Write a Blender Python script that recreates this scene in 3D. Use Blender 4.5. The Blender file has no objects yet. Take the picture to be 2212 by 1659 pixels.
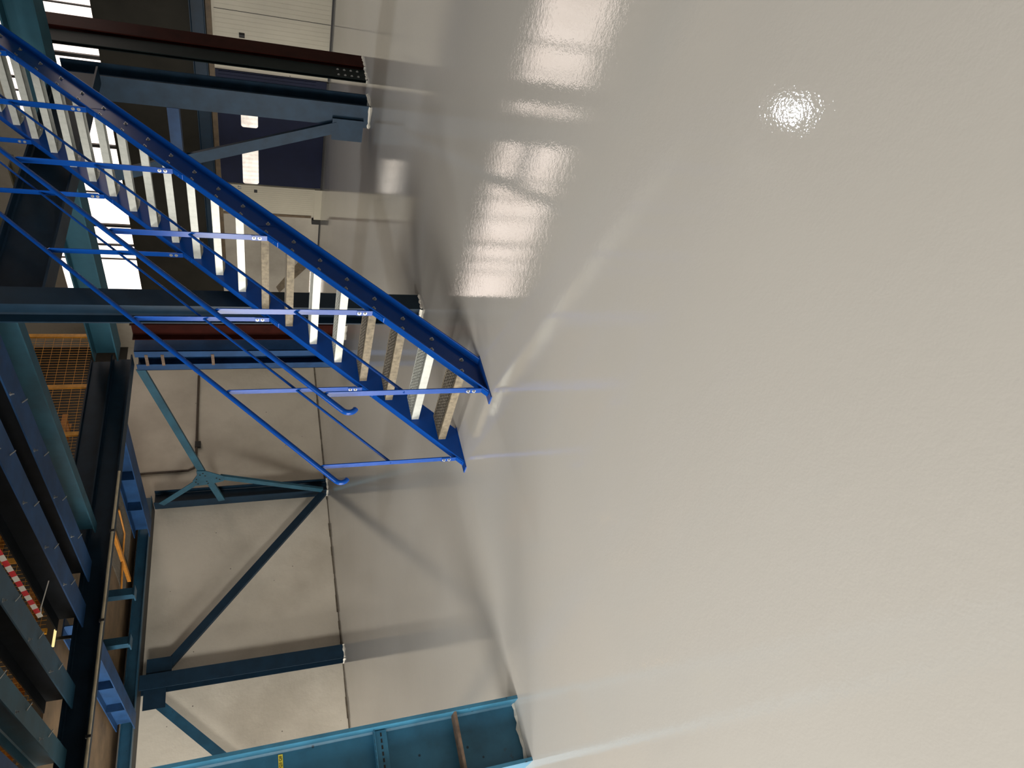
import bpy, math, random
from mathutils import Vector, Matrix
random.seed(7)
scene = bpy.context.scene
COL = scene.collection
PI = math.pi

# ------------------------------------------------------------------ materials
def new_mat(name):
    m = bpy.data.materials.new(name); m.use_nodes = True
    nt = m.node_tree; nt.nodes.clear()
    out = nt.nodes.new('ShaderNodeOutputMaterial')
    return m, nt, out
def N(nt, typ, **kw):
    n = nt.nodes.new(typ)
    for k, v in kw.items():
        if k in n.inputs: n.inputs[k].default_value = v
        else: setattr(n, k, v)
    return n
def ramp(nt, stops, src):
    r = nt.nodes.new('ShaderNodeValToRGB')
    e = r.color_ramp.elements
    e[0].position, e[0].color = stops[0][0], (*stops[0][1], 1)
    e[1].position, e[1].color = stops[-1][0], (*stops[-1][1], 1)
    for p, c in stops[1:-1]:
        x = e.new(p); x.color = (*c, 1)
    nt.links.new(src, r.inputs[0]); return r
def paint(name, c, rough=.35, metal=0., spec=.5, var=.25, scale=6., speck=None, bump=0., bscale=60., ior=None, wear=None):
    """painted / galvanised surface: base colour with soft noise, optional dark specks, rust wear and bump"""
    m, nt, out = new_mat(name)
    b = N(nt, 'ShaderNodeBsdfPrincipled', Roughness=rough, Metallic=metal)
    b.inputs['Specular IOR Level'].default_value = spec
    if ior: b.inputs['IOR'].default_value = ior
    tc = N(nt, 'ShaderNodeTexCoord')
    n1 = N(nt, 'ShaderNodeTexNoise', Scale=scale, Detail=6., Roughness=.6)
    nt.links.new(tc.outputs['Object'], n1.inputs['Vector'])
    lo = tuple(x*(1-var) for x in c); hi = tuple(min(1, x*(1+var)) for x in c)
    r = ramp(nt, [(.3, lo), (.5, c), (.72, hi)], n1.outputs['Fac'])
    col = r.outputs['Color']
    if wear:
        n3 = N(nt, 'ShaderNodeTexNoise', Scale=wear[2], Detail=8., Roughness=.7)
        nt.links.new(tc.outputs['Object'], n3.inputs['Vector'])
        r3 = ramp(nt, [(wear[1], (0, 0, 0)), (min(1, wear[1]+.08), (1, 1, 1))], n3.outputs['Fac'])
        mx = N(nt, 'ShaderNodeMixRGB'); mx.inputs[2].default_value = (*wear[0], 1)
        nt.links.new(r3.outputs['Color'], mx.inputs[0]); nt.links.new(col, mx.inputs[1]); col = mx.outputs[0]
    if speck:
        v = N(nt, 'ShaderNodeTexVoronoi', Scale=speck[1]); nt.links.new(tc.outputs['Object'], v.inputs['Vector'])
        r4 = ramp(nt, [(speck[2], (1, 1, 1)), (speck[2]+.04, (0, 0, 0))], v.outputs['Distance'])
        mx = N(nt, 'ShaderNodeMixRGB'); mx.inputs[2].default_value = (*speck[0], 1)
        nt.links.new(r4.outputs['Color'], mx.inputs[0]); nt.links.new(col, mx.inputs[1]); col = mx.outputs[0]
    nt.links.new(col, b.inputs['Base Color'])
    if bump:
        n2 = N(nt, 'ShaderNodeTexNoise', Scale=bscale, Detail=3.)
        nt.links.new(tc.outputs['Object'], n2.inputs['Vector'])
        bp = N(nt, 'ShaderNodeBump', Strength=bump, Distance=.01)
        nt.links.new(n2.outputs['Fac'], bp.inputs['Height']); nt.links.new(bp.outputs[0], b.inputs['Normal'])
    nt.links.new(b.outputs[0], out.inputs[0]); return m
def emit(name, c, s, pattern=None):
    m, nt, out = new_mat(name)
    e = N(nt, 'ShaderNodeEmission', Strength=s); e.inputs[0].default_value = (*c, 1)
    if pattern:   # daylit corrugated translucent sheet: fine ribs plus grime
        tc = N(nt, 'ShaderNodeTexCoord')
        w = N(nt, 'ShaderNodeTexWave', Scale=pattern, Distortion=.4); w.bands_direction = 'Y'
        nt.links.new(tc.outputs['Object'], w.inputs['Vector'])
        n1 = N(nt, 'ShaderNodeTexNoise', Scale=2.5, Detail=8., Roughness=.7); nt.links.new(tc.outputs['Object'], n1.inputs['Vector'])
        r = ramp(nt, [(.25, (.55, .5, .46)), (.55, (1, 1, 1))], n1.outputs['Fac'])
        r2 = ramp(nt, [(0., (.86, .86, .86)), (1., (1, 1, 1))], w.outputs['Fac'])
        mx = N(nt, 'ShaderNodeMixRGB', blend_type='MULTIPLY'); mx.inputs[0].default_value = 1
        nt.links.new(r.outputs[0], mx.inputs[1]); nt.links.new(r2.outputs[0], mx.inputs[2])
        m2 = N(nt, 'ShaderNodeMixRGB', blend_type='MULTIPLY'); m2.inputs[0].default_value = 1
        m2.inputs[1].default_value = (*c, 1); nt.links.new(mx.outputs[0], m2.inputs[2])
        nt.links.new(m2.outputs[0], e.inputs[0])
    nt.links.new(e.outputs[0], out.inputs[0]); return m

def floor_mat():
    m, nt, out = new_mat('glossy_floor_resin')
    b = N(nt, 'ShaderNodeBsdfPrincipled', Roughness=.03)
    b.inputs['IOR'].default_value = 1.62
    tc = N(nt, 'ShaderNodeTexCoord')
    n = N(nt, 'ShaderNodeTexNoise', Scale=.35, Detail=3.); nt.links.new(tc.outputs['Object'], n.inputs['Vector'])
    r = ramp(nt, [(.3, (.52, .50, .455)), (.7, (.56, .54, .495))], n.outputs['Fac'])
    nt.links.new(r.outputs[0], b.inputs['Base Color'])
    # self-levelled resin: slow waves and a faint orange peel
    n1 = N(nt, 'ShaderNodeTexNoise', Scale=2.2, Detail=2.); nt.links.new(tc.outputs['Object'], n1.inputs['Vector'])
    n2 = N(nt, 'ShaderNodeTexNoise', Scale=100., Detail=1.); nt.links.new(tc.outputs['Object'], n2.inputs['Vector'])
    b1 = N(nt, 'ShaderNodeBump', Strength=.035, Distance=.02); nt.links.new(n1.outputs['Fac'], b1.inputs['Height'])
    b2 = N(nt, 'ShaderNodeBump', Strength=.055, Distance=.004); nt.links.new(n2.outputs['Fac'], b2.inputs['Height'])
    n3 = N(nt, 'ShaderNodeTexNoise', Scale=24., Detail=2.); nt.links.new(tc.outputs['Object'], n3.inputs['Vector'])
    b3 = N(nt, 'ShaderNodeBump', Strength=.05, Distance=.008); nt.links.new(n3.outputs['Fac'], b3.inputs['Height'])
    nt.links.new(b1.outputs[0], b3.inputs['Normal']); nt.links.new(b3.outputs[0], b2.inputs['Normal']); nt.links.new(b2.outputs[0], b.inputs['Normal'])
    nt.links.new(b.outputs[0], out.inputs[0]); return m

def wall_mat(name, base, dark, zsplit=None, upper=(.03, .026, .02)):
    m, nt, out = new_mat(name)
    b = N(nt, 'ShaderNodeBsdfPrincipled', Roughness=.6)
    geo = N(nt, 'ShaderNodeNewGeometry')
    n = N(nt, 'ShaderNodeTexNoise', Scale=.55, Detail=7., Roughness=.62); nt.links.new(geo.outputs['Position'], n.inputs['Vector'])
    r = ramp(nt, [(.32, dark), (.55, base), (.8, tuple(x*1.08 for x in base))], n.outputs['Fac'])
    col = r.outputs[0]
    v = N(nt, 'ShaderNodeTexVoronoi', Scale=2.6); nt.links.new(geo.outputs['Position'], v.inputs['Vector'])
    r4 = ramp(nt, [(.025, (1, 1, 1)), (.035, (0, 0, 0))], v.outputs['Distance'])
    mx = N(nt, 'ShaderNodeMixRGB'); mx.inputs[2].default_value = (.08, .065, .05, 1)
    nt.links.new(r4.outputs[0], mx.inputs[0]); nt.links.new(col, mx.inputs[1]); col = mx.outputs[0]
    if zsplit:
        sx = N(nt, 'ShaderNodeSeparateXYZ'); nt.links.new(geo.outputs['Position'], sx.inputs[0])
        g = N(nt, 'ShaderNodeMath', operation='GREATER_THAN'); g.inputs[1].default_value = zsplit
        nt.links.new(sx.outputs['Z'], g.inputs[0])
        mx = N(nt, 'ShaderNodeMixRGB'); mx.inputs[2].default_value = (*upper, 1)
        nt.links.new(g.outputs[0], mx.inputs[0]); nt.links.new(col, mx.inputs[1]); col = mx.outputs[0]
    nt.links.new(col, b.inputs['Base Color'])
    n2 = N(nt, 'ShaderNodeTexNoise', Scale=7., Detail=8., Roughness=.65); nt.links.new(geo.outputs['Position'], n2.inputs['Vector'])
    bp = N(nt, 'ShaderNodeBump', Strength=.22, Distance=.03); nt.links.new(n2.outputs['Fac'], bp.inputs['Height'])
    nt.links.new(bp.outputs[0], b.inputs['Normal'])
    nt.links.new(b.outputs[0], out.inputs[0]); return m

STAIR = paint('gentian_blue_paint', (.003, .050, .26), .22, spec=.22, var=.08, scale=3)
TEAL = paint('teal_blue_steel_paint', (.012, .060, .105), .45, var=.25, scale=5, speck=((.004, .02, .04), 9., .055), wear=((.05, .035, .025), .68, 3.))
TEALL = paint('left_column_teal_paint', (.030, .140, .225), .5, var=.25, scale=5, speck=((.004, .02, .04), 9., .055), wear=((.05, .035, .025), .68, 3.))
CYANB = paint('pale_teal_girder_paint', (.024, .095, .135), .6, spec=.25, var=.15, scale=3)
OLIVE = paint('olive_stub_paint', (.07, .06, .03), .6, var=.3, scale=6)
SLATE = paint('slate_blue_steel_paint', (.010, .032, .060), .55, spec=.25, var=.25, scale=5, wear=((.05, .04, .03), .7, 3.))
WEBSHADE = paint('shaded_web_steel', (.006, .008, .011), .7, spec=.15, var=.4, scale=4)  # near-black colour standing for the shade on the joist webs
NAVY = paint('navy_steel_paint', (.005, .019, .036), .5, spec=.25, var=.25, scale=5, wear=((.05, .04, .03), .7, 3.))
BEAMB = paint('beam_blue_paint', (.012, .050, .135), .55, spec=.3, var=.35, scale=2.5, wear=((.05, .045, .035), .66, 2.))
CYAN = paint('light_teal_steel_paint', (.015, .070, .105), .5, var=.3, scale=3, wear=((.06, .05, .035), .64, 2.))
RED = paint('oxide_red_paint', (.028, .006, .004), .6, spec=.05, var=.3, scale=4)
GREEN = paint('dark_green_steel_paint', (.006, .012, .012), .6, spec=.15, var=.3, scale=4)
GALV = paint('bright_galvanised_steel', (.40, .41, .37), .42, metal=.25, var=.12, scale=22)
DIRTY = paint('dusty_galvanised_steel', (.17, .14, .092), .65, metal=.1, var=.4, scale=30, wear=((.10, .08, .05), .6, 16.))
MESHM = paint('dark_grating_steel', (.16, .14, .11), .5, metal=.3, var=.3, scale=20)
ZINC = paint('zinc_bolt', (.42, .43, .43), .35, metal=.8, var=.05)
BLACK = paint('black_rubber', (.012, .011, .010), .6, var=.2)
BROWN = paint('brown_timber', (.10, .065, .03), .6, var=.35, scale=8)
RUST = paint('rusty_ledge', (.13, .085, .055), .7, var=.5, scale=20)
CREAM = paint('cream_panel', (.43, .39, .295), .5, var=.06, scale=2, wear=((.20, .17, .12), .70, 4.))
WHITEP = paint('white_paint_splash', (.70, .67, .58), .5, var=.1)
FABRIC = paint('blue_door_fabric', (.006, .009, .028), .6, spec=.2, var=.2, scale=3, bump=.2, bscale=5)
YELLOW = paint('yellow_guard_paint', (.75, .34, .02), .45, var=.2, scale=10)
AMBER = paint('amber_pipe_paint', (.55, .22, .03), .5, var=.2, scale=10)
TAGY = paint('yellow_label_tape', (.78, .62, .06), .4, var=.05)
INK = paint('black_ink', (.03, .022, .005), .5, var=.0)
PENB = paint('blue_pen', (.02, .05, .10), .5, var=.0)
CREAMPIPE = paint('cream_pipe', (.50, .42, .28), .5, var=.2, scale=8)
DECK = paint('brown_deck_plate', (.16, .105, .055), .65, var=.4, scale=2.5, wear=((.30, .20, .15), .72, 1.8))
TAPER = paint('red_tape', (.65, .02, .03), .5, var=.05)
TAPEW = paint('white_tape', (.8, .76, .68), .5, var=.05)
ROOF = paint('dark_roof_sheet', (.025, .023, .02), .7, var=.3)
DARKUP = paint('dark_upper_grey', (.022, .020, .015), .7, spec=.1, var=.25, scale=1.2)
FLOOR = floor_mat()
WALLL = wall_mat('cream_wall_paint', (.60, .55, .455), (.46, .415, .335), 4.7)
WALLR = wall_mat('grey_concrete_wall', (.40, .36, .29), (.27, .24, .19))
BACKW = paint('hall_grey_wall', (.22, .21, .19), .7, var=.1)
GLOW = emit('daylit_translucent_sheet', (1.0, .85, .76), 3.3, 9.)
GLOWD = emit('daylit_door_window', (1.0, .90, .78), 1.25, 3.)
BIGDAY = emit('daylight_opening', (1.0, .97, .93), 4.0)
LEDM = emit('cool_white_led', (.88, .93, 1.0), 500.)
TUBEM = emit('yellowish_tube', (1.0, .8, .35), 1.1)

# ------------------------------------------------------------------ mesh helpers
class MB:
    def __init__(s): s.v = []; s.f = []; s.sm = []
    def add(s, vs, fs, smooth=False):
        o = len(s.v); s.v += [tuple(p) for p in vs]
        for f in fs: s.f.append(tuple(i+o for i in f)); s.sm.append(smooth)
        return s
    def box(s, x0, x1, y0, y1, z0, z1):
        vs = [(x, y, z) for x in (x0, x1) for y in (y0, y1) for z in (z0, z1)]
        return s.add(vs, [(0, 1, 3, 2), (4, 6, 7, 5), (0, 4, 5, 1), (2, 3, 7, 6), (0, 2, 6, 4), (1, 5, 7, 3)])
    def prism(s, prof, p0, p1, side, up):
        """extrude a closed 2-D profile (a along side, b along up) from p0 to p1"""
        p0, p1, a, b = Vector(p0), Vector(p1), Vector(side), Vector(up); n = len(prof)
        vs = [p0+a*q[0]+b*q[1] for q in prof]+[p1+a*q[0]+b*q[1] for q in prof]
        fs = [(i, (i+1) % n, n+(i+1) % n, n+i) for i in range(n)]
        return s.add(vs, fs+[tuple(range(n))[::-1], tuple(range(n, 2*n))])
    def bar(s, p0, p1, w, h, up=(0, 0, 1)):
        d = (Vector(p1)-Vector(p0)).normalized(); sd = d.cross(Vector(up)).normalized(); u = sd.cross(d)
        return s.prism([(-w/2, -h/2), (w/2, -h/2), (w/2, h/2), (-w/2, h/2)], p0, p1, sd, u)
    def ibeam(s, p0, p1, h, b, tf, tw, up=(0, 0, 1)):
        d = (Vector(p1)-Vector(p0)).normalized(); sd = d.cross(Vector(up)).normalized(); u = sd.cross(d)
        r = .012
        P = [(-b/2, -h/2), (b/2, -h/2), (b/2, -h/2+tf), (tw/2+r, -h/2+tf), (tw/2, -h/2+tf+r), (tw/2, h/2-tf-r), (tw/2+r, h/2-tf), (b/2, h/2-tf),
             (b/2, h/2), (-b/2, h/2), (-b/2, h/2-tf), (-tw/2-r, h/2-tf), (-tw/2, h/2-tf-r), (-tw/2, -h/2+tf+r), (-tw/2-r, -h/2+tf), (-b/2, -h/2+tf)]
        return s.prism(P, p0, p1, sd, u)
    def tube(s, pts, r, n=14, caps=True):
        pts = [Vector(p) for p in pts]; m = len(pts); vs = []; fs = []
        t0 = (pts[1]-pts[0]).normalized(); ref = Vector((0, 1, 0)) if abs(t0.y) < .9 else Vector((1, 0, 0))
        for i, p in enumerate(pts):
            t = (pts[min(i+1, m-1)]-pts[max(i-1, 0)]).normalized()
            a = t.cross(ref).normalized(); b = a.cross(t)
            vs += [p+(a*math.cos(2*PI*k/n)+b*math.sin(2*PI*k/n))*r for k in range(n)]
        for i in range(m-1):
            for k in range(n): fs.append((i*n+k, i*n+(k+1) % n, (i+1)*n+(k+1) % n, (i+1)*n+k))
        s.add(vs, fs, True)
        if caps: s.add(vs[:n], [tuple(range(n))[::-1]]); s.add(vs[-n:], [tuple(range(n))])
        return s
    def hexbolt(s, c, axis, r=.011, h=.008, stud=.012):
        c, a = Vector(c), Vector(axis).normalized()
        s.tube([c, c+a*.0025], r*1.55, 14); s.tube([c+a*.0025, c+a*(.0025+h)], r, 6); s.tube([c+a*h, c+a*(h+stud)], r*.5, 8)
        return s
    def build(s, name, mat, parent=None, bevel=0.):
        me = bpy.data.meshes.new(name); me.from_pydata(s.v, [], s.f); me.update()
        me.polygons.foreach_set('use_smooth', s.sm); me.materials.append(mat)
        o = bpy.data.objects.new(name, me); COL.objects.link(o)
        if parent:
            o.parent = parent; o.matrix_parent_inverse = Matrix.Translation(parent.location).inverted()
        if bevel:
            md = o.modifiers.new('edge', 'BEVEL'); md.width = bevel; md.segments = 2; md.limit_method = 'ANGLE'; md.angle_limit = .6
        return o
def tag(o, label, cat, group=None, kind=None):
    o['label'] = label; o['category'] = cat
    if group: o['group'] = group
    if kind: o['kind'] = kind
    return o
def thing(name, loc, label, cat, group=None):
    o = bpy.data.objects.new(name, None); COL.objects.link(o); o.location = loc; o.empty_display_size = .1
    return tag(o, label, cat, group)
def struct(o): o['kind'] = 'structure'; return o
def text_mesh(name, body, size, mat, parent, mw, space=1.):
    cu = bpy.data.curves.new(name, 'FONT'); cu.body = body; cu.size = size; cu.align_x = 'CENTER'; cu.align_y = 'CENTER'
    cu.extrude = .0004; cu.space_character = space; cu.offset = size*.012
    tmp = bpy.data.objects.new('lettering_curve', cu); COL.objects.link(tmp)
    bpy.context.view_layer.update()
    me = bpy.data.meshes.new_from_object(tmp.evaluated_get(bpy.context.evaluated_depsgraph_get()))
    bpy.data.objects.remove(tmp); me.name = name
    me.materials.clear(); me.materials.append(mat); me.transform(mw)
    o = bpy.data.objects.new(name, me); COL.objects.link(o)
    o.parent = parent; o.matrix_parent_inverse = Matrix.Translation(parent.location).inverted()
    return o

# ------------------------------------------------------------------ the hall
X0, X1, Y0, Y1, ZC = -12., 14.2, -9., 15., 9.
struct(MB().box(X0-.3, X1+.3, Y0-.3, Y1+.3, -.2, 0).build('floor', FLOOR))
struct(MB().box(X0-.3, X1+.3, Y0-.3, Y1+.3, ZC, ZC+.2).build('ceiling', ROOF))
struct(MB().box(X0-.3, X1+.3, Y1, Y1+.3, 0, ZC).build('wall_left', WALLL))
wr = MB()   # right wall with the ribbon of translucent sheets and a low gap left open
wr.box(X1, X1+.3, Y0-.3, Y1, 0, 2.26).box(X1, X1+.3, Y0-.3, Y1, 5.7, ZC).box(X1, X1+.3, 13.3, Y1, 2.26, 5.7)
struct(wr.build('wall_right', WALLR))
struct(MB().box(X1-.03, X1+.3, Y0-.3, 13.3, 2.26, 4.13).build('trim_1', DARKUP))  # upper stretch of the right wall, darker than the concrete below
XP = -6.3   # partition behind the viewer with one tall daylit doorway
wb = MB().box(XP-.25, XP, Y0, 1.3, 0, ZC).box(XP-.25, XP, 4.5, 9.2, 0, ZC).box(XP-.25, XP, 14.8, Y1, 0, ZC).box(XP-.25, XP, 9.2, 14.8, 3.5, ZC).box(XP-.25, XP, 1.3, 4.5, 3.5, ZC).box(X0-.3, X0, Y0, Y1, 0, ZC)
struct(wb.build('wall_back', BACKW))
struct(MB().box(X0-.3, X1+.3, Y0-.3, Y0, 0, ZC).build('wall_front', BACKW))
struct(MB().box(XP-.24, XP-.22, 1.3, 4.5, 0, 3.5).build('door_4', BIGDAY))
struct(MB().box(XP-.2, XP-.18, 9.2, 14.8, .0, 3.5).build('door_5', BIGDAY))
struct(MB().box(.94, .99, 4.95, 9.66, 2.4, 6.7).build('added_shade_panel', DARKUP))  # unseen panel added to keep door light off the joists
struct(MB().box(1.0, 9.5, 4.95, Y1, 6.5, 6.7).build('added_shade_slab', ROOF))  # unseen slab added to keep overhead light off the joists
struct(MB().box(-1.8, .4, -.55, 4.95, ZC-.05, ZC-.045).build('window_11', GLOWD))
bb = MB()
rr = random.Random(3); xx = X0
while xx < X1-.2:
    w = .12+.3*rr.random(); bb.box(xx, xx+w, Y1-.012-.01*rr.random(), Y1, 0, .012+.022*rr.random()); xx += w
struct(bb.build('baseboard_left', paint('grimy_wall_joint', (.10, .08, .055), .8, var=.5, scale=9)))
# ribbon of translucent sheets, one window per bay, with dark mullions
ys = [-9., -5.5, -2., .6, 3.1, 5.6, 7.15, 9.0, 11.0, 13.3]
for i in range(len(ys)-1):
    w = struct(MB().box(X1+.02, X1+.05, ys[i]+.02, ys[i+1]-.02, 4.13, 5.7).build('window_%d' % (i+1), GLOW))
    fr = MB().box(X1-.03, X1+.06, ys[i]-.02, ys[i]+.05, 4.13, 5.7)
    mid = ys[i]+(ys[i+1]-ys[i])*(.42+.2*rr.random())
    fr.box(X1-.02, X1+.06, mid-.012, mid+.012, 4.13, 5.7)
    if i in (6, 7, 8): fr.box(X1-.02, X1+.06, ys[i]+.55, ys[i]+.59, 4.13, 5.7)
    fr.build('window_frame', BLACK, w)
# cream sandwich panel sliding door, lintel boards, blue fabric door
def ribs(y0, y1, z0, z1, x, step):
    mb = MB(); y = y0
    while y < y1-1e-4:
        e = min(y+step, y1); mb.box(x-.012, x+.04, y+.0015, e-.0015, z0, z1); y = e
    mb.box(x-.009, x+.04, y0, y1, z0, z1); return mb
d1 = struct(ribs(3.1, 7.02, .03, 2.16, X1-.05, .085).build('door_1', CREAM))
MB().box(X1-.0645, X1-.06, 5.908, 5.918, .03, 2.16).build('panel_joint', BLACK, d1)
h = MB(); h.tube([(X1-.064, 6.345, 1.60), (X1-.064, 6.345, 1.70)], .045, 16); h.build('handle_recess', BLACK, d1)
MB().box(X1-.075, X1-.06, 6.33, 6.365, 1.655, 1.70).build('handle', GALV, d1)
MB().box(X1-.1, X1, 3.1, 7.02, 0, .03).build('bottom_seal', BLACK, d1)
MB().box(X1-.075, X1-.062, 3.1, 7.02, 2.12, 2.16).build('top_rail', CREAM, d1)
struct(MB().box(X1-.07, X1, 3., 12.3, 2.165, 2.258).build('trim_2', BROWN))
d2 = struct(MB().box(X1-.03, X1, 7.08, 9.65, .04, 2.16).build('door_2', FABRIC))
mb = MB()
for k in range(6): mb.box(X1-.05+.012*math.sin(k*2), X1-.03, 7.1+.07*k, 7.13+.07*k, .25, 2.1)
mb.build('fabric_fold', FABRIC, d2)
def rounded(y0, y1, z0, z1, r, x):
    pts = []
    for cy, cz, a0 in ((y1-r, z1-r, 0), (y0+r, z1-r, 90), (y0+r, z0+r, 180), (y1-r, z0+r, 270)):
        for k in range(5):
            a = math.radians(a0+22.5*k); pts.append((cy+r*math.cos(a), cz+r*math.sin(a)))
    mb = MB(); n = len(pts)
    mb.add([(x, p[0], p[1]) for p in pts]+[(x+.006, p[0], p[1]) for p in pts], [tuple(range(n)), tuple(range(n, 2*n))[::-1]]+[(i, n+i, n+(i+1) % n, (i+1) % n) for i in range(n)])
    return mb
for a, b in ((7.25, 8.26), (8.72, 9.64)): rounded(a, b, 1.385, 1.715, .05, X1-.040).build('vision_window', GLOWD, d2)
MB().box(X1-.06, X1, 7.08, 9.65, 0, .04).build('bottom_seal', BLACK, d2)
# cream panel strip beside the blue door with a pen number, a hole and an edge board
d3 = struct(ribs(9.67, 10.42, .16, 2.16, X1-.05, .055).build('door_3', CREAM))
text_mesh('pen_number', '17', .10, PENB, d3, Matrix.Translation((X1-.064, 9.745, 1.787)) @ Matrix(((0, 0, -1, 0), (-1, 0, 0, 0), (0, 1, 0, 0), (0, 0, 0, 1))))
MB().box(X1-.066, X1-.06, 9.77, 9.85, 1.42, 1.49).build('latch_hole', BLACK, d3)
MB().box(X1-.08, X1-.05, 10.40, 10.46, .22, 2.16).build('edge_board', BROWN, d3)
MB().box(X1-.075, X1-.04, 9.67, 10.5, .0, .16).build('bottom_seal', CREAM, d3)
struct(MB().box(X1-.10, X1-.0, 10.50, 10.62, .0, .20).build('trim_3', BLACK))
# brown repair streak low on the concrete and a bright gap at the wall foot
mb = MB(); mb.add([(X1-.004, 11.35, .02), (X1-.004, 11.75, .02), (X1-.004, 12.95, .92), (X1-.004, 12.75, 1.0), (X1-.004, 11.9, .48)], [(0, 1, 2, 3, 4)])
mb.add([(X1, 11.35, .02), (X1, 11.75, .02), (X1, 12.95, .92), (X1, 12.75, 1.0), (X1, 11.9, .48)], [(4, 3, 2, 1, 0)])
struct(mb.build('trim_4', paint('brown_repair_streak', (.12, .09, .055), .7, var=.4, scale=8)))
struct(MB().box(X1-.012, X1-.002, 12.2, 12.9, .01, .17).build('window_10', GLOWD))
struct(MB().box(X1-.02, X1-.0, 10.62, 12.2, .0, .022).build('baseboard_right', BLACK))

# ------------------------------------------------------------------ the blue staircase
S = .8655; CT, CB = -2.585, -2.872
XT = 8.02
stair = thing('staircase', (3.0, 4.13, 0), 'bright blue steel staircase with grating treads rising from the glossy floor', 'staircase')
def shear(prof, xend, z_floor=0.):
    """channel following the flight, cut level at the floor and plumb at the top; prof = (y, vertical offset)"""
    mb = MB(); n = len(prof)
    a = [((z_floor-c)/S, y, z_floor) for y, c in prof]; b = [(xend, y, S*xend+c) for y, c in prof]
    mb.add(a+b, [(i, (i+1) % n, n+(i+1) % n, n+i) for i in range(n)]+[tuple(range(n)), tuple(range(n, 2*n))[::-1]])
    return mb
t = .013
prof_n = [(3.648, CT), (3.712, CT), (3.712, CB), (3.648, CB), (3.648, CB+t), (3.704, CB+t+.008), (3.704, CT-t-.008), (3.648, CT-t)]
prof_f = [(4.608, CT), (4.608, CT-t), (4.552, CT-t-.008), (4.552, CB+t+.008), (4.608, CB+t), (4.608, CB), (4.544, CB), (4.544, CT)]
sn = shear(prof_n, XT).build('stringer', STAIR, stair, .003); sf = shear(prof_f, XT).build('stringer', STAIR, stair, .003)
NT = 22
for k in range(NT):
    for x, c in ((3.35+.2197*k, -2.772), (3.241+.2197*k, -2.657)):
        MB().hexbolt((x, 3.704, S*x+c), (0, -1, 0)).build('bolt', ZINC, sn)
for y0, y1 in ((3.64, 3.72), (4.536, 4.616)):
    MB().box(2.93, 3.335, y0, y1, 0, .008).build('foot_plate', STAIR, stair)
# splice lines of the plated web
for x in (4.86, 6.41):
    MB().box(x-.0015, x+.0015, 3.7015, 3.7045, S*x+CB+.03, S*x+CT-.03).build('weld_seam', STAIR, sn)

def tread_meshes(mat):
    """one grating step, local origin at its front top edge: frame + nosing + end plates + grating bars"""
    yA, yB = 3.7125, 4.5435; D = .245
    fr = MB()
    fr.box(.0, .004, yA, yB, -.060, -.004).box(D-.004, D, yA, yB, -.034, 0)
    pl = []
    for y in (yA, yB-.004):
        p = MB(); p.add([(x, yy, z) for yy in (y, y+.004) for x, z in ((.004, 0), (D-.004, 0), (D-.004, -.07), (.10, -.075), (.004, -.058))],
                        [(0, 1, 2, 3, 4), (9, 8, 7, 6, 5)]+[(i, 5+i, 5+(i+1) % 5, (i+1) % 5) for i in range(5)]); pl.append(p)
    no = MB().box(0, .034, yA, yB, -.004, 0)
    y = yA+.015
    while y < yB-.02: no.box(.006, .028, y, y+.006, 0, .0025); y += .013
    gr = MB()
    for j in range(7): x = .052+.029*j; gr.box(x-.0016, x+.0016, yA, yB, -.030, -.0008)
    for j in range(21): y = yA+.035+.0385*j; gr.box(.034, D-.004, y-.0018, y+.0018, -.013, -.0012)
    return fr, pl, no, gr
def make_tread(kind):
    fr, pl, no, gr = tread_meshes(None)
    m = DIRTY if kind else GALV
    root = fr.build('tread', m, None); root.parent = stair
    subs = [p.build('end_plate', m, root) for p in pl]+[no.build('nosing', m, root), gr.build('grating', MESHM if kind else GALV, root)]
    for y, d in ((3.7165, 1), (4.5395, -1)):
        subs.append(MB().hexbolt((.165, y, -.052), (0, d, 0), .009, .006, .006).build('bolt', ZINC, root))
    for s_ in subs: s_.matrix_parent_inverse = Matrix.Identity(4)
    if kind: root['label'] = 'dusty brown step'
    return root
def copy_tree(o, parent):
    c = o.copy(); COL.objects.link(c); c.parent = parent
    for ch in list(o.children):
        d = ch.copy(); COL.objects.link(d); d.parent = c
    return c
protos = {}
for k in range(NT):
    kind = k in (0, 2, 3, 6, 7)
    tr = make_tread(kind) if kind not in protos else copy_tree(protos[kind], stair)
    protos.setdefault(kind, tr)
    tr.matrix_parent_inverse = Matrix.Translation(stair.location).inverted()
    tr.location = (3.226+.2197*k, 0, .178+.1912*k)

def post(x, yc, HR):
    zt = S*x+CT
    p = MB(); w = .025; hx = .004
    top = S*x+HR
    p.add([(x+sx*hx, yc+yy, z) for sx in (-1, 1) for yy, z in ((-w, zt+.055), (w, zt+.055), (w, top-.035), (w*.45, top-.012), (-w*.45, top-.012), (-w, top-.035))],
          [(0, 1, 2, 3, 4, 5), (11, 10, 9, 8, 7, 6)]+[(i, 6+i, 6+(i+1) % 6, (i+1) % 6) for i in range(6)])
    po = p.build('post', STAIR, stair, .0012)
    br = MB().box(x-hx-.006, x-hx, yc-.024, yc+.024, zt+.006, zt+.125)
    br.prism([(-.024, 0), (.024, 0), (.024, .006), (-.024, .006)], (x-.085, yc, S*(x-.085)+CT+.001), (x-hx, yc, S*(x-hx)+CT+.001), (0, 1, 0), (0, 0, 1))
    br.tube([(x-.05, yc, S*(x-.05)+CT+.005), (x-.05, yc, S*(x-.05)+CT+.0085)], .009, 10)
    br.build('bracket', STAIR, po, .001)
    for dz in (.063, .106):
        MB().hexbolt((x-hx-.006, yc, zt+dz), (-1, 0, 0), .0095, .007, .008).build('bolt', ZINC, po)
    return po
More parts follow.
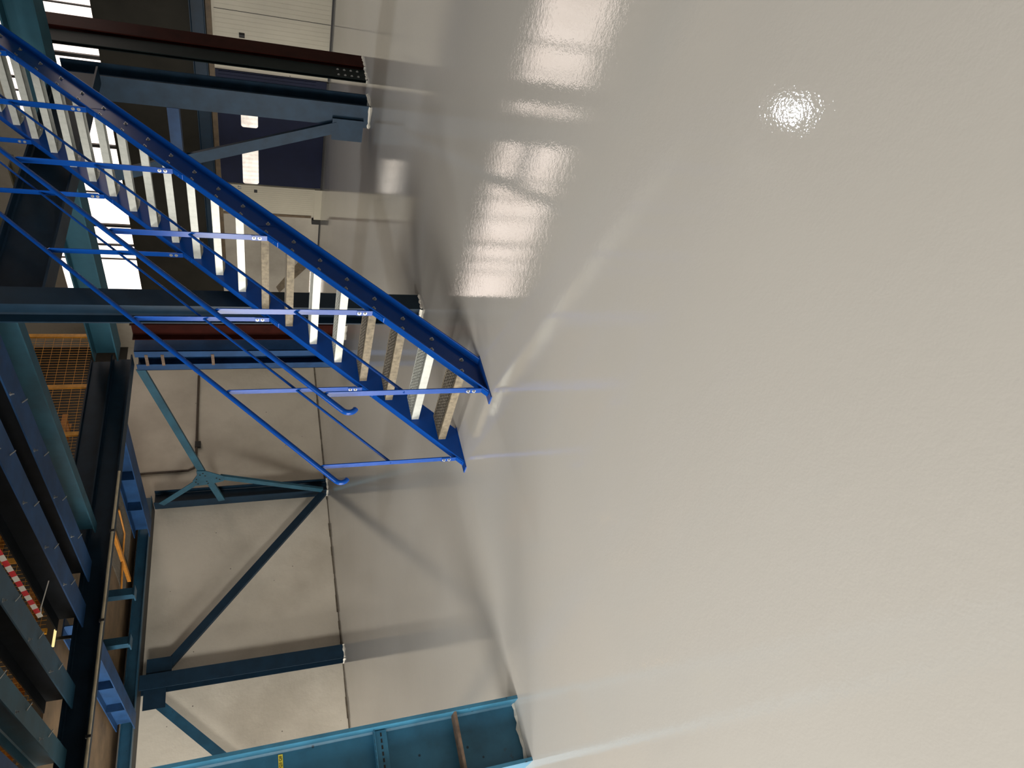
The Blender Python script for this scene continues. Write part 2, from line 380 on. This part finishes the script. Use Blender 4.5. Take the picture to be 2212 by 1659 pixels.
for yc, HR, MR, px, xs in ((3.682, -1.452, -2.013, (3.037, 3.833, 4.68, 5.512, 6.342, 7.17, 7.99), 2.892),
                           (4.576, -1.488, -2.045, (3.051, 3.828, 4.665, 5.508, 6.339, 7.17, 7.99), 2.915)):
    for x in px: post(x, yc, HR)
    zs = S*xs+HR
    pts = [(XT, yc, S*XT+HR)]
    for k in range(1, 12): x = XT+(xs-XT)*k/11; pts.append((x, yc, S*x+HR))
    # elbow curling down and back
    cx, cz, r = xs+.052*math.sin(math.atan(S)), zs-.052*math.cos(math.atan(S)), .052
    a0 = 90+math.degrees(math.atan(S))
    for k in range(1, 11):
        a = math.radians(a0+k*11.0); pts.append((cx+r*math.cos(a), yc, cz+r*math.sin(a)))
    MB().tube(pts, .0195, 18).build('handrail', STAIR, stair)
    MB().tube([(x, yc, S*x+MR) for x in (px[0]-.004, 4.5, 6., XT)], .0105, 12).build('mid_rail', STAIR, stair)

# ------------------------------------------------------------------ columns
def column(name, label, group, x0, x1, y0, y1, z1, mat, flanges, tf=.02, tw=.014, cat='column'):
    cx, cy = (x0+x1)/2, (y0+y1)/2
    r = thing(name, (cx, cy, 0), label, cat, group)
    mb = MB()
    if flanges == 'y': mb.ibeam((cx, cy, 0), (cx, cy, z1), y1-y0, x1-x0, tf, tw, (0, 1, 0))
    else: mb.ibeam((cx, cy, 0), (cx, cy, z1), x1-x0, y1-y0, tf, tw, (1, 0, 0))
    mb.build('shaft', mat, r)
    return r
def splash(r, x0, x1, y0, y1, seed):
    """hand-cut fillet of floor resin run up round a column foot"""
    q = random.Random(seed); mb = MB(); n = 9
    def strip(a, b, out):
        vs = []
        for i in range(n+1):
            p = Vector(a).lerp(Vector(b), i/n); vs += [(p.x+out[0]*(.010+.012*q.random()), p.y+out[1]*(.010+.012*q.random()), .001), (p.x+out[0]*.002, p.y+out[1]*.002, .010+.018*q.random())]
        mb.add(vs, [(2*i, 2*i+1, 2*i+3, 2*i+2) for i in range(n)])
    strip((x0, y0, 0), (x1, y0, 0), (0, -1)); strip((x0, y1, 0), (x0, y0, 0), (-1, 0))
    return mb.build('resin_fillet', WHITEP, r)
G = 'steel columns of the hall'
c = column('steel_column', 'large teal blue column with ledges and a yellow tag lettered Q3 Q8', G, .768, 1.172, 4.655, 4.90, 8.9, TEALL, 'x', .022, .014)
splash(c, .79, 1.15, 4.768, 4.9, 1)
for z in (.425, 2.6): MB().box(.79, 1.15, 4.665, 4.772, z, z+.016).build('ledge_plate', RUST, c)
ch = MB().box(.79, 1.145, 4.735, 4.739, .875, .955)
ch.box(.79, 1.145, 4.739, 4.771, .875, .879).box(.79, 1.145, 4.739, 4.771, .951, .955)
ch.box(.79, 1.145, 4.70, 4.735, .951, .955)
ch.build('slotted_channel', TEALL, c)
sl = MB()
for k in range(9): sl.box(.812+.037*k, .834+.037*k, 4.7335, 4.735, .905, .915); sl.box(.812+.037*k, .834+.037*k, 4.708, 4.716, .9552, .9562)
sl.build('slots', BLACK, c)
tg = MB().box(.995, 1.130, 4.7680, 4.7705, 1.4955, 1.5215).build('label_tag', TAGY, c); tg['label'] = 'yellow tag lettered Q3 Q8'
text_mesh('lettering', 'Q3 Q8', .0215, INK, tg, Matrix.Translation((1.090, 4.7674, 1.5090)) @ Matrix.Rotation(PI/2, 4, 'X'), 1.02)
c = column('steel_column', 'dark teal column standing behind the middle of the blue staircase', G, 4.93, 5.14, 4.68, 4.90, 8.9, NAVY, 'y', .014, .010)
splash(c, 4.93, 5.14, 4.68, 4.9, 2)
c = column('steel_column', 'blue column with a diagonal brace at its foot, in front of the blue fabric door', G, 9.07, 9.40, 4.80, 5.12, 3.715, SLATE, 'x', .018, .012)
splash(c, 9.07, 9.40, 4.80, 5.12, 3)
c = column('steel_column', 'oxide red column beside the cream sliding door', G, 9.86, 10.18, 4.62, 4.80, 4.1, RED, 'y', .016, .012)
splash(c, 9.86, 10.18, 4.62, 4.80, 4)
c = column('steel_column', 'dark green bolted column between the red column and the blue column', G, 9.54, 9.83, 4.66, 4.705, 4.1, GREEN, 'y', .010, .10)
splash(c, 9.54, 9.83, 4.66, 4.705, 5)
mb = MB()
for k in range(4):
    for x in (9.60, 9.75): mb.hexbolt((x, 4.66, .12+.09*k), (0, -1, 0), .012, .01, .004)
mb.build('bolts', ZINC, c)
r = thing('steel_column', (9.14, 9.85, 0), 'navy twin-channel column with two blue faces, between staircase and far wall', 'column', G)
mb = MB().box(9.0, 9.27, 9.615, 9.625, .012, 3.5).box(9.0, 9.012, 9.615, 9.765, .012, 3.5).box(9.0, 9.27, 10.095, 10.105, .012, 3.5).box(9.0, 9.012, 9.955, 10.105, .012, 3.5).box(9.25, 9.27, 9.62, 10.10, .012, 3.5)
mb.build('shaft', BEAMB, r)
for z in (2.25, 3.05, 3.3): MB().box(8.992, 9.0, 9.70, 9.98, z, z+.05).build('batten_clip', RUST, r)
MB().box(8.97, 9.3, 9.58, 10.13, 0, .012).build('base_plate', BEAMB, r)
c = column('steel_column', 'oxide red column right next to the navy twin-channel column', G, 9.08, 9.34, 9.06, 9.42, 3.5, RED, 'y', .016, .012)
splash(c, 9.08, 9.34, 9.06, 9.42, 6)
c = column('steel_column', 'navy column against the cream wall between the two diagonal wall braces', G, 5.04, 5.32, 14.62, 14.93, 3.76, NAVY, 'y', .016, .012)
splash(c, 5.04, 5.32, 14.62, 14.93, 7)
c = column('steel_column', 'navy column against the cream wall with the star-shaped bracing node beside it', G, 9.12, 9.44, 14.68, 14.95, 3.76, NAVY, 'x', .016, .012)
splash(c, 9.12, 9.44, 14.68, 14.95, 8)

# ------------------------------------------------------------------ braces
def angle(mb, p0, p1, w, nrm, leg=.06, flip=1):
    """angle section: wide leg facing nrm, second leg behind it"""
    p0, p1, n = Vector(p0), Vector(p1), Vector(nrm)
    d = (p1-p0).normalized(); s = d.cross(n).normalized()*flip
    return mb.prism([(-w/2, 0), (w/2, 0), (w/2, -leg), (w/2-.012, -leg), (w/2-.012, -.012), (-w/2, -.012)], p0, p1, s, n)
gx, gy, gz = 9.055, 13.7, 2.6
r = thing('bracing_frame', (gx, gy, 0), 'blue star-shaped bracing frame on a bolted gusset next to the far wall', 'brace')
MB().add([], [])
gp = MB(); outline = [(13.40, 2.80), (13.56, 2.80), (13.78, 2.90), (13.97, 2.84), (13.95, 2.58), (13.85, 2.28), (13.66, 2.28), (13.42, 2.62)]
gp.add([(gx-.02, y, z) for y, z in outline]+[(gx-.005, y, z) for y, z in outline], [tuple(range(8)), tuple(range(8, 16))[::-1]]+[(i, 8+i, 8+(i+1) % 8, (i+1) % 8) for i in range(8)])
g_ = gp.build('gusset', CYAN, r)
bm = MB()
for y, z in ((13.50, 2.68), (13.60, 2.64), (13.56, 2.74), (13.72, 2.82), (13.82, 2.84), (13.90, 2.80), (13.82, 2.62), (13.90, 2.60), (13.72, 2.42), (13.78, 2.36)): bm.hexbolt((gx-.02, y, z), (-1, 0, 0), .012, .008, .004)
bm.build('bolts', BLACK, g_)
for a, b in (((gx, 10.13, 3.47), (gx, 13.52, 2.69)), ((gx, 13.74, 2.36), (gx, 14.60, .14)), ((gx, 13.84, 2.80), (gx, 14.66, 3.60)), ((gx, 13.88, 2.57), (gx, 14.70, 2.36))):
    mb = MB(); angle(mb, a, b, .14, (-1, 0, 0), .055, -1); mb.build('strut', CYAN, r)
GB = 'diagonal braces on the cream wall'
r = thing('wall_brace', (7.2, 14.72, 0), 'long navy diagonal brace on the cream wall between its two columns', 'brace', GB)
mb = MB(); angle(mb, (5.3, 14.68, 3.44), (9.05, 14.68, .02+.1), .16, (0, -1, 0), .10, 1); mb.build('bar', NAVY, r)
MB().box(5.2, 5.62, 14.66, 14.672, 3.22, 3.66).build('gusset', NAVY, r)
r = thing('wall_brace', (3.0, 14.72, 0), 'teal diagonal brace running down from the navy wall column behind the large teal column', 'brace', GB)
mb = MB(); angle(mb, (4.95, 14.68, 3.60), (1.45, 14.68, .14), .17, (0, -1, 0), .10, -1); mb.build('bar', TEAL, r)
MB().box(4.68, 5.10, 14.66, 14.672, 3.30, 3.68).build('gusset', NAVY, r)
r = thing('foot_brace', (9.0, 5.0, 0), 'slanting blue brace rising from the foot of the blue column across the fabric door', 'brace')
mb = MB(); angle(mb, (9.015, 5.125, .42), (9.015, 6.30, 3.64), .16, (-1, 0, 0), .045, 1); mb.build('bar', SLATE, r)
MB().box(9.02, 9.034, 5.0, 5.32, .08, .5).build('gusset', SLATE, r)
r = thing('tie_strut', (9.1, 5.9, 2.4), 'short blue strut between the blue column and its slanting brace', 'strut')
MB().box(9.065, 9.26, 5.121, 6.0, 2.42, 2.56).build('bar', BEAMB, r)

# ------------------------------------------------------------------ beams and joists
def beam(name, label, p0, p1, h, b, mat, group, tf=.018, tw=.012, plates=0, cat='beam', shade_web=False):
    m = [(u+v)/2 for u, v in zip(p0, p1)]
    r = thing(name, m, label, cat, group)
    if shade_web:  # web and top flange get their shade as a near-black colour
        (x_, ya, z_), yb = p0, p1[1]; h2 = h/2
        MB().box(x_-tw/2, x_+tw/2, ya, yb, z_-h2+tf, z_+h2-tf).box(x_-b/2, x_+b/2, ya, yb, z_+h2-tf, z_+h2).build('web', WEBSHADE, r)['label'] = 'upper part darkened as shade'
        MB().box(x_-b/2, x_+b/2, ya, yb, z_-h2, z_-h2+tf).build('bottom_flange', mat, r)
    else: MB().ibeam(p0, p1, h, b, tf, tw).build('section', mat, r)
    d = Vector(p1)-Vector(p0); ax = 'x' if abs(d.x) > abs(d.y) else 'y'
    for k in range(plates):
        q = Vector(p0)+d*((k+1)/(plates+1)); pl = MB()
        if ax == 'x': pl.box(q.x-.006, q.x+.006, q.y-b/2, q.y+b/2, q.z-h/2+tf, q.z+h/2-tf)
        else: pl.box(q.x-b/2, q.x+b/2, q.y-.006, q.y+.006, q.z-h/2+tf, q.z+h/2-tf)
        pl.build('stiffener', mat, r)
    return r
GG = 'main girders'
A = beam('steel_girder', 'long navy girder with a cream pipe along it, carrying the blue joists', (.6, 9.82, 3.685), (9.0, 9.82, 3.685), .31, .26, NAVY, GG, .020, .012, 0)
beam('edge_beam', 'black edge beam of the deck lying on the long navy girder below the mesh guard', (5.3, 9.87, 4.005), (9.0, 9.87, 4.005), .31, .12, NAVY, None, .014, .010, 0)
beam('steel_girder', 'dark girder leaving the middle column over the staircase towards the oxide red column', (5.14, 4.79, 3.48), (9.06, 4.79, 3.48), .45, .22, NAVY, GG, .02, .012, 0)
beam('steel_girder', 'light teal girder over the blue column crossing in front of the bright window sheets', (9.04, -2.0, 3.90), (9.04, 9.68, 3.90), .36, .40, CYANB, GG, .02, .014, 0)
beam('steel_girder', 'teal edge beam along the top of the cream wall', (.5, 14.42, 3.86), (9.1, 14.42, 3.86), .20, .16, TEAL, GG, .012, .010, 0)
beam('steel_girder', 'dark blue beam over the brown lintel boards of the doors', (X1-.14, 2.5, 2.40), (X1-.14, 12.3, 2.40), .26, .16, NAVY, GG, .014, .010, 0)
GJ = 'blue joists under the open platform'
joists = [
 (5.02, .30, BEAMB, 'broad blue joist starting at the middle column, next to the narrow light teal joist'),
 (5.68, .15, CYAN, 'narrow light teal joist beside the broad blue joist'),
 (4.40, .30, BEAMB, 'blue joist with pale worn patches directly above the red and white tape in the picture'),
 (3.39, .27, TEAL, 'dark greyish joist directly below the red and white tape in the picture'),
 (2.69, .22, CYAN, 'light teal joist second from the bottom left corner of the picture'),
 (2.10, .26, BEAMB, 'joist in the bottom left corner of the picture')]
for i, (x, b, m, lab) in enumerate(joists):
    y0 = 4.92
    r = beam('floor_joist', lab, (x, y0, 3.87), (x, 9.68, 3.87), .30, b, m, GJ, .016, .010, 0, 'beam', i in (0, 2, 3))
    if i in (0, 2, 3, 4):
        for k in range(4):
            yy = 5.8+.9*k; MB().hexbolt((x-b/2+.03, yy, 3.72), (0, 0, -1), .012, .012, .02).build('hanger_bolt', ZINC, r)
            MB().bar((x+.02, yy+.3, 3.715), (x+.10, yy+.34, 3.69), .012, .006).build('clip', ZINC, r)
for x, lab in ((6.38, 'olive stub joist bolted to the dark girder behind the upper handrail, nearer the middle column'), (7.3, 'olive stub joist bolted to the dark girder, nearer the bright window sheets')):
    beam('stub_joist', lab, (x, 4.905, 3.80), (x, 6.15, 3.80), .22, .24, OLIVE, 'stub joists', .014, .010)
GK = 'joists beyond the long girder'
beam('floor_joist', 'blue joist running from the navy twin-channel column to the cream wall', (8.28, 9.96, 3.87), (8.28, 14.32, 3.87), .30, .40, BEAMB, GK, .016, .010, 3)
beam('floor_joist', 'blue joist beyond the long girder, over the navy wall column', (4.42, 9.96, 3.87), (4.42, 14.32, 3.87), .30, .26, BEAMB, GK, .016, .010, 3)
GP = 'short posts under the deck'
for x, lab in ((5.75, 'short teal deck post nearer the star-shaped bracing'), (4.93, 'short teal deck post nearer the large teal column')):
    r = thing('deck_post', (x, 12., 3.55), lab, 'post', GP); MB().box(x-.06, x+.06, 11.92, 12.08, 3.55, 4.083).build('shaft', TEAL, r)
    MB().box(x-.09, x+.09, 11.89, 12.11, 3.53, 3.55).build('end_plate', TEAL, r)
# decking
dk = thing('deck', (5., 12.2, 4.09), 'brown steel deck above the cream wall, lit by amber light', 'deck')
MB().box(.4, 9.1, 9.97, 14.98, 4.085, 4.11).build('deck_plate', DECK, dk)
MB().box(.4, 9.1, 14.52, 14.99, 3.765, 3.775).build('edge_plate', BLACK, dk)
gm = MB()
for k in range(58): gm.box(6.75+.03*k, 6.754+.03*k, 10.2, 14.2, 4.066, 4.085)
for k in range(40): gm.box(6.75, 8.08, 10.2+.1*k, 10.206+.1*k, 4.07, 4.085)
gm.build('grating_panel', MESHM, dk)
r = thing('amber_pipe', (7., 13.4, 4.0), 'orange pipe with a crossbar fixed under the brown deck', 'pipe')
MB().tube([(7.74, 12.6, 4.03), (7.66, 13.35, 4.03), (7.2, 13.4, 4.03), (6.6, 13.6, 4.03)], .018, 10).build('pipe', AMBER, r)
MB().box(7.10, 7.17, 12.3, 14.3, 4.0, 4.06).build('crossbar', AMBER, r)
r = thing('service_pipe', (4., 9.62, 3.55), 'thin cream pipe clipped along the bottom edge of the long navy girder', 'pipe')
MB().tube([(.6, 9.66, 3.515), (3.2, 9.66, 3.51), (5.4, 9.66, 3.515), (6.6, 9.66, 3.515)], .019, 10).build('pipe', CREAMPIPE, r)
for x in (1.4, 2.9, 4.3, 5.6): MB().box(x-.015, x+.015, 9.635, 9.688, 3.485, 3.545).build('clip', BLACK, r)
# conduit on the cream wall
r = thing('wall_conduit', (11.6, 14.95, 2.95), 'brown conduit with a small box along the cream wall behind the staircase', 'conduit')
MB().tube([(13.1, 14.96, 2.96), (10.9, 14.96, 2.955), (10.30, 14.96, 2.955), (10.18, 14.96, 2.99), (10.12, 14.96, 3.12), (10.10, 14.96, 4.6)], .028, 10).build('pipe', paint('brown_conduit', (.07, .05, .035), .6), r)
MB().box(10.78, 10.94, 14.92, 14.995, 2.86, 2.99).build('junction_box', BLACK, r)

# ------------------------------------------------------------------ upper level: guard, trays, tape, lamp
gd = thing('mesh_guard', (7., 9.9, 4.17), 'yellow framed wire mesh guard standing on the long navy girder', 'guard')
posts = [9.62, 8.47, 7.50, 6.45, 5.40, 4.35, 3.3, 2.25]
for x in posts: MB().box(x-.035, x+.035, 9.86, 9.90, 4.17, 5.35).build('post', YELLOW, gd)
MB().box(2.25, 9.62, 9.86, 9.90, 5.31, 5.35).build('top_rail', YELLOW, gd)
for i in range(len(posts)-1):
    a, b = posts[i+1]+.035, posts[i]-.035; m = MB(); n = int((b-a)/.055)
    for k in range(1, n): x = a+(b-a)*k/n; m.box(x-.0025, x+.0025, 9.876, 9.881, 4.19, 5.31)
    for k in range(9): z = 4.25+.13*k; m.box(a, b, 9.872, 9.876, z-.0025, z+.0025)
    m.build('mesh_panel', YELLOW, gd)
for i, (y, z, lab) in enumerate(((11.0, 5.26, 'ochre cable tray crossing the dark upper level behind the mesh guard'), (11.4, 4.75, 'lower ochre cable tray behind the mesh guard'))):
    r = thing('cable_tray', (5., y, z), lab, 'cable tray', 'cable trays on the upper level')
    m = MB().box(1., 9., y-.15, y-.14, z, z+.09).box(1., 9., y+.14, y+.15, z, z+.09); m.build('side_rail', AMBER, r)
    m = MB()
    for k in range(40): m.box(1.05+.2*k, 1.09+.2*k, y-.14, y+.14, z, z+.012)
    m.build('rung', AMBER, r)
tp = thing('barrier_tape', (3.8, 7.5, 3.86), 'red and white barrier tape strung between the joists', 'tape')
sm_ = MB()
zt_ = lambda y: 3.885-.03*(y-6.4)/1.8
for k in range(17):
    y = 6.4+.11*k; e = y+.11
    sm_.add([(3.80, y, zt_(y)), (3.80, e, zt_(e)), (3.815, e, zt_(e)-.045), (3.815, y, zt_(y)-.045), (3.802, y, zt_(y)), (3.802, e, zt_(e)), (3.817, e, zt_(e)-.045), (3.817, y, zt_(y)-.045)],
        [(0, 1, 2, 3), (7, 6, 5, 4), (0, 4, 5, 1), (3, 2, 6, 7)])
to = sm_.build('striped_band', TAPEW, tp); to.data.materials.append(TAPER)
for k, pg in enumerate(to.data.polygons): pg.material_index = (k//4) % 2
MB().tube([(3.81, 8.27, 3.83), (3.95, 8.33, 3.86), (4.26, 8.33, 3.83)], .006, 6).build('tie', TAPEW, tp)
lt = thing('tube_lamp', (4.21, 9.82, 3.84), 'small yellowish tube lamp glowing on the long navy girder', 'lamp')
MB().tube([(4.10, 9.80, 4.055), (4.32, 9.80, 4.055)], .016, 10).build('tube', TUBEM, lt)
MB().box(4.10, 4.32, 9.815, 9.845, 4.04, 4.07).box(4.19, 4.23, 9.82, 9.84, 3.84, 4.04).build('housing', BLACK, lt)
# high-bay lamp whose glint shows on the floor
lb = thing('high_bay_lamp', (9.3, 4.13, 7.0), 'cool white high-bay lamp under the roof, seen as a glint on the floor', 'lamp')
MB().tube([(9.3, 4.13, 7.02), (9.3, 4.13, 7.06)], .12, 20).build('lens', LEDM, lb)
MB().tube([(9.3, 4.13, 7.06), (9.3, 4.13, 7.2)], .24, 20).build('housing', BLACK, lb)
MB().tube([(9.3, 4.13, 7.2), (9.3, 4.13, 8.99)], .01, 6).build('suspension_rod', BLACK, lb)

# ------------------------------------------------------------------ light
def area(name, loc, target, sx, sy, power, c):
    l = bpy.data.lights.new(name, 'AREA'); l.shape = 'RECTANGLE'; l.size = sx; l.size_y = sy; l.energy = power; l.color = c
    o = bpy.data.objects.new(name, l); COL.objects.link(o); o.location = loc
    o.rotation_euler = (Vector(target)-Vector(loc)).to_track_quat('-Z', 'Y').to_euler(); return o
def point(name, loc, power, c, r=.1):
    l = bpy.data.lights.new(name, 'POINT'); l.energy = power; l.color = c; l.shadow_soft_size = r
    o = bpy.data.objects.new(name, l); COL.objects.link(o); o.location = loc; return o
area('door_daylight', (XP-.1, 2.9, 1.76), (0, 2.9, 1.7), 3.15, 3.4, 1120, (1., .965, .92))
area('far_door_daylight', (XP-.08, 12., 1.75), (0, 12., 1.7), 5.4, 3.4, 1250, (1., .965, .92))
area('roof_skylight', (-.7, 2.2, 8.93), (-.7, 2.2, 0), 2.2, 5.5, 310, (1., .965, .915))
point('upper_lamp', (6.5, 12.4, 5.4), 25, (1., .60, .22), .15)
point('upper_lamp_left', (3.0, 12.4, 5.4), 20, (1., .60, .22), .15)
w = bpy.data.worlds.new('hall_air'); scene.world = w; w.use_nodes = True
w.node_tree.nodes['Background'].inputs[0].default_value = (1., .95, .88, 1); w.node_tree.nodes['Background'].inputs[1].default_value = .02

# ------------------------------------------------------------------ camera (phone held sideways: the picture lies on its side)
cam = bpy.data.cameras.new('camera'); co = bpy.data.objects.new('camera', cam); COL.objects.link(co); scene.camera = co
cam.sensor_fit = 'HORIZONTAL'; cam.sensor_width = 36.; cam.lens = 24.1065; cam.clip_start = .05; cam.clip_end = 200
R_ = Vector((.7602598, -.6491213, -.02542779)); D_ = Vector((-.24668565, -.25226838, -.93568523)); F_ = Vector((.60095859, .71763654, -.35191841))
co.matrix_world = Matrix(((D_.x, R_.x, -F_.x, 0), (D_.y, R_.y, -F_.y, 0), (D_.z, R_.z, -F_.z, 1.6), (0, 0, 0, 1)))

scene.view_settings.view_transform = 'Standard'; scene.view_settings.look = 'None'
scene.view_settings.exposure = 0.; scene.view_settings.gamma = 1.; scene.view_settings.use_curve_mapping = False
